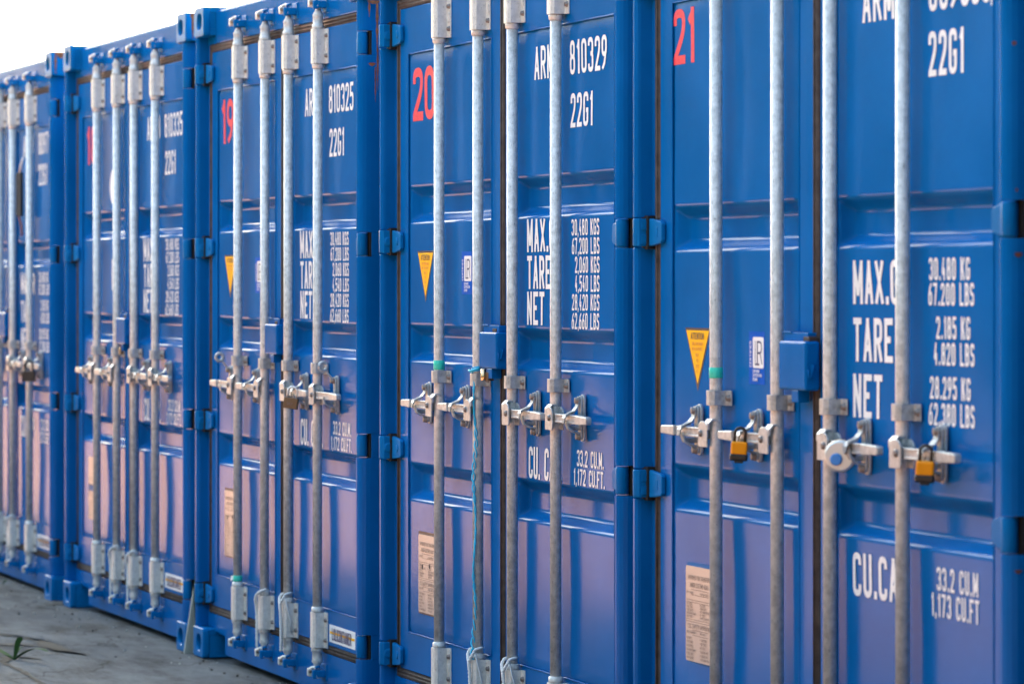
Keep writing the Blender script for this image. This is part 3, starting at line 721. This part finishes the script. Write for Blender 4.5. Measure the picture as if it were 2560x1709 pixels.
def container(x_left, yoff, zoff, roll, kind, seed, label, number=None, red=None, opened=(), stickers=(), pm='blue', yaw=0, name='shipping_container'):
    root = bpy.data.objects.new(name, None); COL.objects.link(root); root.empty_display_size = .3
    root.location = (x_left, yoff, zoff); root.rotation_euler = (0, roll, yaw)
    tag(root, label, 'shipping container', 'blue shipping containers standing side by side in a row')
    K = lambda *k: (pm,)+k
    for sd in 'lr': link('corner_post', cached(K('post', sd), lambda: post_mesh(sd, pm)), root)
    for rt in (0, 1):
        for tp in (0, 1):
            link('corner_casting', cached(('cast', rt, tp), lambda: casting_mesh(rt, tp)), root)
            c = link('corner_casting', CACHE[('cast', rt, tp)], root, (2.438, 6.058, 0), (0, 0, math.pi))
            if True:   # the far end uses the mirrored pair
                c.data = cached(('cast', 1-rt, tp), lambda: casting_mesh(1-rt, tp))
    def header():
        mb = MB(); mb.box(.162, 2.276, YD, YD+.09, 2.4425, 2.570, pm, .004)
        mb.box(.1625, 2.2755, YD+.004, YD+.10, 2.5705, 2.575, pm, .001)
        mb.box(.0335, .1615, YD, YD+.09, 2.4425, 2.472, pm); mb.box(2.2765, 2.379, YD, YD+.09, 2.4425, 2.472, pm)
        for x0_, s_ in ((2.276, -1),):
            mb.prism([(x0_-.035, 2.4720), (x0_, 2.4720), (x0_, 2.520), (x0_-.010, 2.512)], .012, YD-.0005, pm, .001, axis='y')
        return mb.build('header')
    def sill():
        mb = MB()
        o = [(.1625, .1745), (.1625, .108), (.325, .100), (.325, .028), (2.113, .028), (2.113, .100), (2.2755, .108), (2.2755, .1745)]
        mb.prism(o, YD, YD+.10, pm, .003, axis='y')
        mb.box(.0335, .162, YD+.002, YD+.09, .1185, .1740, pm); mb.box(2.2765, 2.379, YD+.002, YD+.09, .1185, .1740, pm)
        mb.box(.17, 2.27, YD+.10, YD+.14, .03, .12, 'black')
        return mb.build('sill')
    link('header', cached(K('hd'), header), root); link('sill', cached(K('sill'), sill), root)
    link('side_wall', cached(K('sw', 0), lambda: side_wall_mesh(.003, -1, pm)), root); link('side_wall', cached(K('sw', 1), lambda: side_wall_mesh(2.435, 1, pm)), root)
    link('roof', cached(K('roof'), lambda: roof_mesh(pm)), root)
    def rear():
        mb = MB(); mb.box(.05, 2.388, 5.98, 6.03, .03, 2.55, pm, .003); mb.box(.05, 2.388, .15, 5.97, .12, .15, 'black'); return mb.build('rear_wall')
    link('rear_wall', cached(K('rear'), rear), root)
    doors = {}
    for sd in 'lr':
        sdd = seed+(0 if sd == 'l' else .5)
        d = doors[sd] = link('door', door_mesh(kind, sd, sdd, pm), root)
        link('gasket', cached(('gasket', sd), lambda: gasket_mesh(sd)), d)
        for i, z in enumerate(HZ): link('hinge', cached(('hinge', sd, i, kind), lambda: hinge_mesh(sd, z, kind)), d)
    for i, cx in enumerate(RODX[kind]):
        s_ = -1 if i < 2 else 1
        rd = link('locking_rod', cached(('rod', kind, i), lambda: rod_mesh(cx)), root)
        link('bearing_sleeve', cached(('sl', kind, i, 0), lambda: sleeve_mesh(cx, .195, .322)), rd)
        link('bearing_sleeve', cached(('sl', kind, i, 1), lambda: sleeve_mesh(cx, 2.282, 2.406)), rd)
        link('guide_bracket', cached(('br', kind, i), lambda: bracket_mesh(cx, 1.193)), rd)
        zz = ZH
        link('handle', cached(('hn', kind, i), lambda: handle_mesh(cx, s_, zz)), rd)
        op = i in opened
        link('handle_retainer', cached(('rt', kind, i, op), lambda: retainer_mesh(cx, s_, zz, op)), rd)
        for z in (2.496, .106): link('cam_keeper', cached(('kp', kind, i, z), lambda: keeper_mesh(cx, z)), root)
    lb = link('lock_box', cached(K('lb', kind), lambda: lockbox_mesh(pm, kind)), root)
    link('lock_box_hook', cached(K('lbh', kind), lambda: lockhook_mesh(pm, kind)), lb)
    if number: marks_right(doors['r'], kind, seed+.5, number)
    if red: red_number(doors['l'], kind, seed, *red)
    for s in stickers:
        if s[0] == 'tri': warning_sticker(doors['l'], kind, seed, s[1], s[2])
        if s[0] == 'cert': cert_sticker(doors['l'], kind, seed, *s[1:])
        if s[0] == 'plate': data_plate(doors['l'], kind, seed, *s[1:])
        if s[0] == 'maker': maker_label(doors['r'], kind, seed)
    return root, doors
def tape(root, kind, i, z, h=.026, tail=False):
    cx = RODX[kind][i]; mb = MB()
    mb.lathe([(RR+.0008, z), (RR+.0016, z+.001), (RR+.0016, z+h-.001), (RR+.0008, z+h)], cx, YR, 'teal', 24)
    if tail: mb.strap([(cx-.014, YR-.012, z+.014), (cx-.030, YR-.018, z+.010), (cx-.052, YR-.014, z+.002), (cx-.060, YR-.010, z+.004)], (0, 0, 1), .014, .0008, 'white', [.016, .016, .012, .004])
    rods = [c for c in root.children if c.name.startswith('locking_rod')]
    link('tape_band', mb.build('tape_band'), rods[i])

C = {}
C[16], _d = container(-23.25, .0, 0, 0, 'A', 1.3, 'blue shipping container just beyond the left edge of the row', '810341')
C[17], D17 = container(-20.583, .0, 0, R(.1), 'B', 2.2, 'leftmost blue shipping container in view, with a dark holder between its rods', '809715', stickers=(('maker',), ('cert', .75, 1.37)))
C[18], D18 = container(-17.866, .0, 0, 0, 'A', 3.7, 'blue shipping container with red number 18 and a half hidden round white sticker', '810335', ('18', .278, 2.033, .175, .107, .022), (), (('cert', .80, 1.600, 'white'), ('plate', .318, .675, 2), ('maker',)))
C[19], D19 = container(-15.296, .0, .004, R(.25), 'A', 4.4, 'blue shipping container with red number 19 and rust on its right post', '810325', ('19', .250, 2.040, .175, .107, .018), (0, 3), (('tri', .390, 1.602), ('cert', .785, 1.592), ('plate', .318, .678, 0), ('maker',)))
C[20], D20 = container(-12.652, .0, 0, 0, 'A', 5.1, 'blue shipping container with red number 20 and a blue string hanging on its second rod', '810329', ('20', .246, 2.029, .176, .112, .018), (), (('tri', .388, 1.600), ('cert', .782, 1.594), ('plate', .320, .668, 0), ('maker',)))
C[21], D21 = container(-10.152, .0, 0, 0, 'B', 6.6, 'blue shipping container with red number 21 and orange padlocks at the right of the photo', '809800', ('21', .205, 2.085, .150, .088, .016), (), (('tri', .380, 1.374), ('cert', .746, 1.369), ('plate', .300, .735, 1)), pm='blue_new')
C[22], _d = container(-7.62, .0, 0, 0, 'B', 7.9, 'blue shipping container beyond the right edge of the row', '809733', pm='blue_new')
tape(C[20], 'A', 0, 1.2155, .030); tape(C[21], 'B', 0, 1.245, .028); tape(C[19], 'A', 0, .343, .022, True)

# white round sticker on 18
mb = MB(); y0 = panel_y('A', 'l', 3.7, .86, 1.91)-.0035
mb.lathe([(.083, y0+.003), (.083, y0-.0004)], .862, 0, 'white', 32, 'y', 1.922)
link('round_sticker', mb.build('round_sticker'), D18['l'])
# check digit box on 21
mb = MB(); yf = lambda x, z: panel_y('B', 'r', 7.1, x, z)-.0004
for q in ([(2.215, 2.112), (2.222, 2.112), (2.222, 2.235), (2.215, 2.235)],): quad(mb, q, yf, 'letter')
link('check_digit_frame', mb.build('check_digit_frame'), D21['r'])
# rust on 19's right post
mb = MB(); rnd = random.Random(3)
def streak(y, z, wy, hz, x=2.4345):
    n = 12; a = []; b_ = []
    for i in range(n+1):
        t_ = i/n; ww = wy*(.35+.65*math.sin(math.pi*min(1, t_*1.1+.1))**.6)*(1+rnd.uniform(-.35, .35))
        a.append((y-ww/2, z-hz*t_)); b_.append((y+ww/2, z-hz*t_))
    k = mb.mi('rust')
    for i in range(n):
        f = mb.bm.faces.new([mb.bm.verts.new((x, p[0], p[1])) for p in (a[i], b_[i], b_[i+1], a[i+1])]); f.material_index = k
streak(.058, 2.462, .010, .17); streak(.060, 2.31, .006, .15); streak(.040, 2.255, .022, .012); streak(.046, 2.468, .045, .012); streak(.030, 2.470, .006, .06, 2.4335); streak(.052, 2.24, .005, .12)
link('rust_stain', mb.build('rust_stain'), C[19])
for n_ in (17, 18, 20):
    mb = MB(); streak(.045, 2.588, .05, .030, 2.4386); streak(.020+.01*(n_-17), 2.575, .010, .09, 2.4388); streak(.075, 2.585, .014, .055, 2.4390)
    link('rust_stain', mb.build('rust_stain'), C[n_])
mb = MB(); streak(.012, .40, .006, .03, 2.4032); streak(.03, 1.56, .020, .010, 2.4034); streak(.026, 1.70, .006, .008, 2.4034); streak(.020, 2.02, .012, .009, 2.4034); streak(.03, .868, .018, .008, 2.4034)
link('rust_stain', mb.build('rust_stain'), C[21])

# ------------------------------------------------------------------ loose things on the doors
def W(n, x, y, z): return C[n].matrix_basis @ Vector((x, y, z))
bpy.context.view_layer.update()
def thing(name, label, cat, loc, group=None, rot=(0, 0, 0)):
    o = bpy.data.objects.new(name, None); COL.objects.link(o); o.location = loc; o.rotation_euler = rot; o.empty_display_size = .05
    return tag(o, label, cat, group)
def shackle(mb, m, w_, h, r_, z0, y=0):
    pts = [(-w_/2, y, z0)]
    for i in range(13): a = math.pi*(1-i/12); pts.append((w_/2*math.cos(a), y, z0+h-w_/2+w_/2*math.sin(a)))
    pts.append((w_/2, y, z0)); mb.tube(pts, r_, m, 10)
def orange_lock(loc, label, rot):
    t_ = thing('padlock', label, 'padlock', loc, 'orange and black padlocks on the doors of container 21', rot); t_.scale = (.88, .88, .88)
    mb = MB(); mb.box(-.024, .024, -.013, .013, -.002, .036, 'lock_y', .006, 3); link('body', mb.build('body'), t_)
    mb = MB(); mb.box(-.026, .026, -.0145, .0145, -.020, .001, 'lock_k', .006, 3); mb.box(-.012, .014, -.012, .010, -.026, -.018, 'lock_k', .003); link('base_cover', mb.build('base_cover'), t_)
    mb = MB(); shackle(mb, 'lock_k', .030, .042, .0045, .034); link('shackle', mb.build('shackle'), t_)
    return t_
r2, r4 = RODX['B'][1], RODX['B'][3]
orange_lock(W(21, r2-.160, -.018, 1.058), 'orange and black padlock hanging left of the second rod of container 21', (R(3), R(4), R(66)))
orange_lock(W(21, r4+.215, -.018, 1.058), 'orange and black padlock on the rightmost handle, beside the last rod', (R(3), R(3), R(62)))
t_ = thing('disc_lock', 'round silver disc padlock with blue centre on the third rod of container 21', 'padlock', W(21, RODX['B'][2]+.150, -.014, 1.080), None, (0, 0, R(58)))
mb = MB(); mb.lathe([(.026, .011), (.036, .010), (.038, .006), (.038, -.006), (.036, -.009), (.032, -.011)], 0, 0, 'chrome', 36, 'y'); link('body', mb.build('body'), t_)
mb = MB(); mb.tube([(.0375*math.cos(a/30*2*math.pi), .006, .0375*math.sin(a/30*2*math.pi)) for a in range(30)], .0022, 'brass', 6, True); link('rim', mb.build('rim'), t_)
mb = MB(); mb.lathe([(.0145, -.008), (.0145, -.016), (.012, -.018)], -.008, 0, 'blue_plug', 20, 'y', -.008); link('plug', mb.build('plug'), t_)
mb = MB(); mb.tube([(.012, -.010, .010), (.024, -.014, .012), (.034, -.006, .002), (.030, 0, -.010)], .006, 'bolt', 8); link('shackle', mb.build('shackle'), t_)
def plain_lock(name, label, loc, m1, m2, rot, s=1, writing=False):
    t_ = thing(name, label, 'padlock', loc, None, rot)
    mb = MB(); mb.box(-.025*s, .025*s, -.008*s, .008*s, -.019*s, .019*s, m1, .002)
    if writing: stroke_text(mb, 'SEP', -.012, -.006, .009, .006, .0012, .002, lambda x, z: -.0082, 'bolt')
    link('body', mb.build('body'), t_)
    mb = MB(); shackle(mb, m2, .032*s, .042*s, .004*s, .015*s); link('shackle', mb.build('shackle'), t_); return t_
plain_lock('padlock', 'aged brown padlock with a steel shackle on the third rod of container 19', W(19, RODX['A'][2]+.200, -.020, 1.062), 'brown', 'chrome', (0, R(8), R(60)), 1.05, True)
plain_lock('padlock', 'black padlock on the last handle of the leftmost container', W(17, RODX['B'][3]+.190, -.018, 1.050), 'lock_k', 'lock_k', (0, 0, R(60)), 1.3)
t_ = thing('padlock', 'brass padlock showing under the blue lock box of container 20', 'padlock', W(20, 1.170, .014, 1.205))
mb = MB(); mb.prism([(-.040, .014), (.030, .014), (.030, -.012), (-.010, -.012)], -.008, .012, 'brown', .002, axis='y'); link('body', mb.build('body'), t_)
mb = MB(); mb.lathe([(.007, -.012), (.008, -.010), (.008, .024)], -.002, -.012, 'brass', 14); link('shackle', mb.build('shackle'), t_)
plain_lock('padlock', 'small dark brass padlock under the blue lock box of container 18', W(18, 1.19, .010, 1.200), 'brown', 'brown', (0, 0, 0), .8)
# blue twine on 20
def twist(path, amp, r_, m, turns, mb, ph0=0, strands=2):
    path = [Vector(p) for p in path]
    for s in range(strands):
        pts = []; n = len(path)*6
        for i in range(n):
            t_ = i/(n-1)*(len(path)-1); k = min(int(t_), len(path)-2); p = path[k].lerp(path[k+1], t_-k)
            a = i/(n-1)*turns*2*math.pi+s*2*math.pi/strands+ph0; am = amp(i/(n-1)) if callable(amp) else amp
            pts.append(p+Vector((math.cos(a)*am, math.sin(a)*am*.6, 0)))
        mb.tube(pts, r_, m, 6)
rx = RODX['A'][1]; t_ = thing('blue_twine', 'bright blue plastic twine hanging down the second rod of container 20', 'twine', W(20, rx, 0, 1.21))
mb = MB(); rnd = random.Random(5)
path = [(.0135+.0025*math.sin(i*1.1)+(-.010 if i > 20 else 0)*(i-20)/10, YR-.0150-.004*math.sin(i*.7), -i*.0297) for i in range(31)]
def am(t_): return .0022+.0055*max(0, math.sin(t_*9-1.2))+(.002 if t_ > .7 else 0)
twist(path, am, .0025, 'string', 13, mb)
for k in range(4): mb.tube([(-.012+k*.002, -.002, -.885), (-.016+k*.003, -.003, -.905), (-.018+k*.004, -.002, -.925)], .0008, 'string', 5)
link('hanging_strands', mb.build('hanging_strands'), t_)
mb = MB()
for dz in (0, -.006, .006):
    mb.tube([(.0195*math.cos(a/16*2*math.pi), YR+.0195*math.sin(a/16*2*math.pi), .012+dz+.006*math.cos(a/16*2*math.pi)) for a in range(16)], .002, 'string', 6, True)
mb.tube([(-.010, -.004, .012), (.010, -.006, .010), (.030, .004, .016), (.040, .016, .020)], .004, 'string', 6)
link('knot', mb.build('knot'), t_)
# white ropes round the rod feet
def rope(n, kind, i, style, label):
    cx = RODX[kind][i]; t_ = thing('rope', label, 'rope', W(n, cx, 0, .335), 'white rope loops tied round the rod feet'); mb = MB()
    if style == 0:
        p = [(.034, .020, .012), (.018, -.002, .002), (0, -.010, -.012), (-.018, -.008, -.030), (-.030, -.002, -.050), (-.034, .002, -.085), (-.034, .002, -.130), (-.036, .003, -.170), (-.034, .003, -.186)]
        twist(p, .0036, .0042, 'rope', 11, mb)
        mb.tube([(-.036+.006*math.cos(a/14*6.283), .002, -.190+.020*math.sin(a/14*6.283)) for a in range(14)], .003, 'rope', 6, True)
    else:
        twist([(-.026, .006, .018), (-.022, -.004, .004), (-.006, -.008, -.012), (.008, -.010, -.020), (.020, -.006, -.002), (.026, .006, .020), (.022, .026, .024), (-.010, .042, .022), (-.026, .026, .022), (-.027, .006, .018)],   .0030, .0038, 'rope', 9, mb)
        twist([(.008, -.010, -.020), (.012, -.008, -.060), (.013, -.007, -.110), (.012, -.006, -.150), (.008, -.006, -.190)], .0042, .0042, 'rope', 8, mb)
        mb.tube([(.022, .006, .016), (.030, .010, -.020), (.034, .022, -.070), (.034, .026, -.120)], .0028, 'rope', 6)
    link('loop', mb.build('loop'), t_)
for n, nm in ((18, 'container 18'), (19, 'container 19'), (20, 'container 20')):
    rope(n, 'A', 1, 0 if n != 20 else 1, 'white rope tied round the foot of the second rod of '+nm)
    rope(n, 'A', 2, 0 if n == 18 else 1, 'white rope tied round the foot of the third rod of '+nm)
rope(17, 'B', 2, 0, 'white rope tied round the foot of the third rod of the leftmost container')
# dark document holder hanging on 17
t_ = thing('document_holder', 'dark flat holder hanging between the right hand rods of the leftmost container', 'document holder', W(17, 1.585, .012, 1.98))
mb = MB(); mb.box(-.050, .050, -.004, .012, -.155, .060, 'holder', .004); mb.box(-.048, -.020, -.006, -.0045, -.150, .055, 'holder', .0005); link('body', mb.build('body'), t_)
mb = MB(); mb.tube([(.02, 0, .060), (.05, 0, .095), (.08, .004, .130)], .006, 'rope', 8); mb.tube([(0, 0, -.155), (.040, .004, -.20), (.050, .006, -.25)], .005, 'rust', 8); link('strap', mb.build('strap'), t_)
# board and grass blade in the gap between 18 and 19
t_ = thing('board', 'pale weathered board leaning in the gap between containers 18 and 19', 'board', (-15.372, .03, 0))
mb = MB(); mb.prism([(-.016, 0), (.075, 0), (.075, .27), (.026, .27)], -.030, -.014, 'board', .002, axis='x'); link('plank', mb.build('plank'), t_, (0, -.03, 0))
o = link('grass_blade', None, None, (-15.372, .0, .0)) if False else None
mb = MB(); mb.strap([(0, .040, .02), (0, .036, .16), (0, .034, .27), (0, .040, .34), (0, .052, .385)], (0, 1, 0), .03, .001, 'leaf', [.020, .028, .034, .026, .003])
o = link('grass_blade', mb.build('grass_blade'), None, (-15.364, .0, .0)); tag(o, 'green grass blade growing up between containers 18 and 19', 'grass blade')

# ------------------------------------------------------------------ ground
def sheet(name, x0, x1, y0, y1, z, m, nx=1, ny=1):
    b = bmesh.new(); v = [[b.verts.new((x0+(x1-x0)*i/nx, y0+(y1-y0)*j/ny, z)) for i in range(nx+1)] for j in range(ny+1)]
    for j in range(ny):
        for i in range(nx): b.faces.new((v[j][i], v[j][i+1], v[j+1][i+1], v[j+1][i]))
    me = bpy.data.meshes.new(name); b.to_mesh(me); b.free(); me.materials.append(M[m]); return link(name, me)
tag(sheet('ground', -600, 600, -600, 600, -.006, 'field'), 'dry grassland reaching the horizon', kind='structure')
tag(sheet('yard', -90, 60, -1.55, 30, 0, 'ground'), 'bare concrete apron under the containers', kind='structure')
tag(sheet('gravel_yard', -90, 60, -9, -1.55, -.003, 'sand'), 'pale gravel yard', kind='structure')
def gp(px, py, h=0):
    """where a photo point meets the ground"""
    Z = 9760*(CAM_H-h)/(py-709); a = (px-1280)/9760
    X = -Z*math.cos(YAW)+Z*a*math.sin(YAW); Y = Z*math.sin(YAW)+Z*a*math.cos(YAW)-CAM_D
    return Vector((X, Y, h))
mb = MB(); rnd = random.Random(11)
def crack(pts, wd):
    wd *= 1.7
    P_ = [gp(*p) for p in pts]; out = []
    for a, b_ in zip(P_, P_[1:]):
        for i in range(9): out.append(a.lerp(b_, i/9)+Vector((rnd.uniform(-.02, .02), rnd.uniform(-.006, .006), 0)))
    k = mb.mi('soil'); prev = None
    for i, p in enumerate(out):
        w_ = wd*(rnd.uniform(.15, 1.3)); z = .004
        cur = (mb.bm.verts.new((p.x-w_, p.y-w_*.35, z)), mb.bm.verts.new((p.x+w_, p.y+w_*.35, z)))
        if prev: f = mb.bm.faces.new((prev[0], prev[1], cur[1], cur[0])); f.material_index = k
        prev = cur
crack([(-30, 1640), (15, 1660), (60, 1680), (90, 1700), (125, 1720)], .02)
crack([(-40, 1585), (30, 1588), (75, 1595), (110, 1600)], .05); crack([(70, 1598), (110, 1604), (130, 1618), (160, 1630), (195, 1634)], .07)
crack([(-10, 1612), (40, 1612), (90, 1615)], .03); crack([(110, 1512), (135, 1512), (155, 1508)], .03); crack([(0, 1655), (30, 1640), (60, 1645), (95, 1646)], .03)
for f in mb.bm.faces: 
    if f.normal.z < 0: f.normal_flip()
tag(link('crack', mb.build('crack')), 'dark soil filled cracks in the concrete', kind='structure')
# grit along the sill
mb = MB()
for i in range(150):
    x = rnd.uniform(-21, -10); y = -abs(rnd.gauss(0, .18))+.06; s_ = rnd.uniform(.0015, .005)
    mb.box(x-s_, x+s_, y-s_, y+s_, 0, s_*1.2, 'soil' if rnd.random() < .6 else 'board', s_*.3, 1)
tag(link('grit', mb.build('grit')), 'small stones and dirt scattered on the concrete', kind='stuff')
def weed(px, py, label, leaves, seed):
    p = gp(px, py); mb = MB(); rn = random.Random(seed)
    for ang, ln, up, w_ in leaves:
        a = R(ang); d = Vector((math.cos(a), math.sin(a), 0)); pts = []
        for i in range(7): t_ = i/6; pts.append(d*ln*t_+Vector((0, 0, up*(1-(1-t_)**2)-.25*up*t_**3)))
        side = Vector((-d.y, d.x, 0)) if up < ln*1.5 else Vector((.3, 1, 0))
        mb.strap(pts, side, w_, .0008, 'leaf', [w_*(.25+1.5*t_*(1.05-t_)) for t_ in [i/6 for i in range(7)]])
    o = link('weed', mb.build('weed'), None, p); tag(o, label, 'weed', 'weeds growing from the cracks'); return o
weed(36, 1648, 'small green weed with one upright leaf growing from the crack at the lower left', [(20, .25, .070, .040), (70, .03, .100, .034), (200, .26, .045, .040), (150, .10, .05, .016), (300, .09, .03, .014)], 1)
weed(6, 1462, 'tiny weed at the foot of the leftmost container', [(20, .05, .03, .01), (140, .05, .03, .01), (260, .05, .02, .01)], 2)

# unseen trees across the yard that the paint mirrors, and an added shade screen
def hedge(name, ax, bx, n, H, label, cat):
    """leaf clumps along a line from ax to bx, thinning out towards the top"""
    A, B_ = Vector(ax), Vector(bx); D_ = (B_-A); ln = D_.length; D_.normalize(); Nn = Vector((-D_.y, D_.x, 0))
    b = bmesh.new(); rn = random.Random(21); k = 0
    while k < n:
        u = rn.uniform(0, ln); h_ = H*(.82+.30*noise.noise(Vector((u*.10, 0, 4)))+.12*noise.noise(Vector((u*.9, 3, 1))))
        f = rn.random()
        if rn.random() > 1.0-.80*smooth((f-.50)/.50): continue
        z = f*h_; k += 1
        p = A+D_*u+Nn*(rn.uniform(-.7, .7)+.5*noise.noise(Vector((u*.4, z*.8, 0))))+Vector((0, 0, z))
        s_ = rn.uniform(.07, .16); q = Matrix.Rotation(rn.uniform(0, 6.3), 3, 'Z') @ Matrix.Rotation(rn.uniform(.3, 2.5), 3, 'X')
        b.faces.new([b.verts.new(p-A+q @ Vector(c)*s_) for c in ((-1, -.5, 0), (1, -.5, 0), (.8, .6, .2), (-.8, .6, .2))])
    me = bpy.data.meshes.new('leaves'); b.to_mesh(me); b.free(); me.materials.append(M['hedge'])
    t_ = thing(name, label, cat, A); link('leaves', me, t_)
    mb = MB(); c = [Nn*.25, -Nn*.25, D_*ln-Nn*.25, D_*ln+Nn*.25]; mb.prism([(v.x, v.y) for v in c], 0, H*.30, 'hedge'); link('branches', mb.build('branches'), t_)
hedge('hedge', (-95, -10.5, 0), (3.4, -10.5, 0), 60000, 11.0, 'tall dark green hedge on the far side of the yard', 'hedge')  # out of view; height raised to keep bright low sky off the paint
hedge('hedge', (3.4, -10.5, 0), (3.4, 12, 0), 34000, 20.0, 'tall dark added hedge, out of view, that shades the post sides', 'hedge')  # added only to block sky from the right and darken post sides
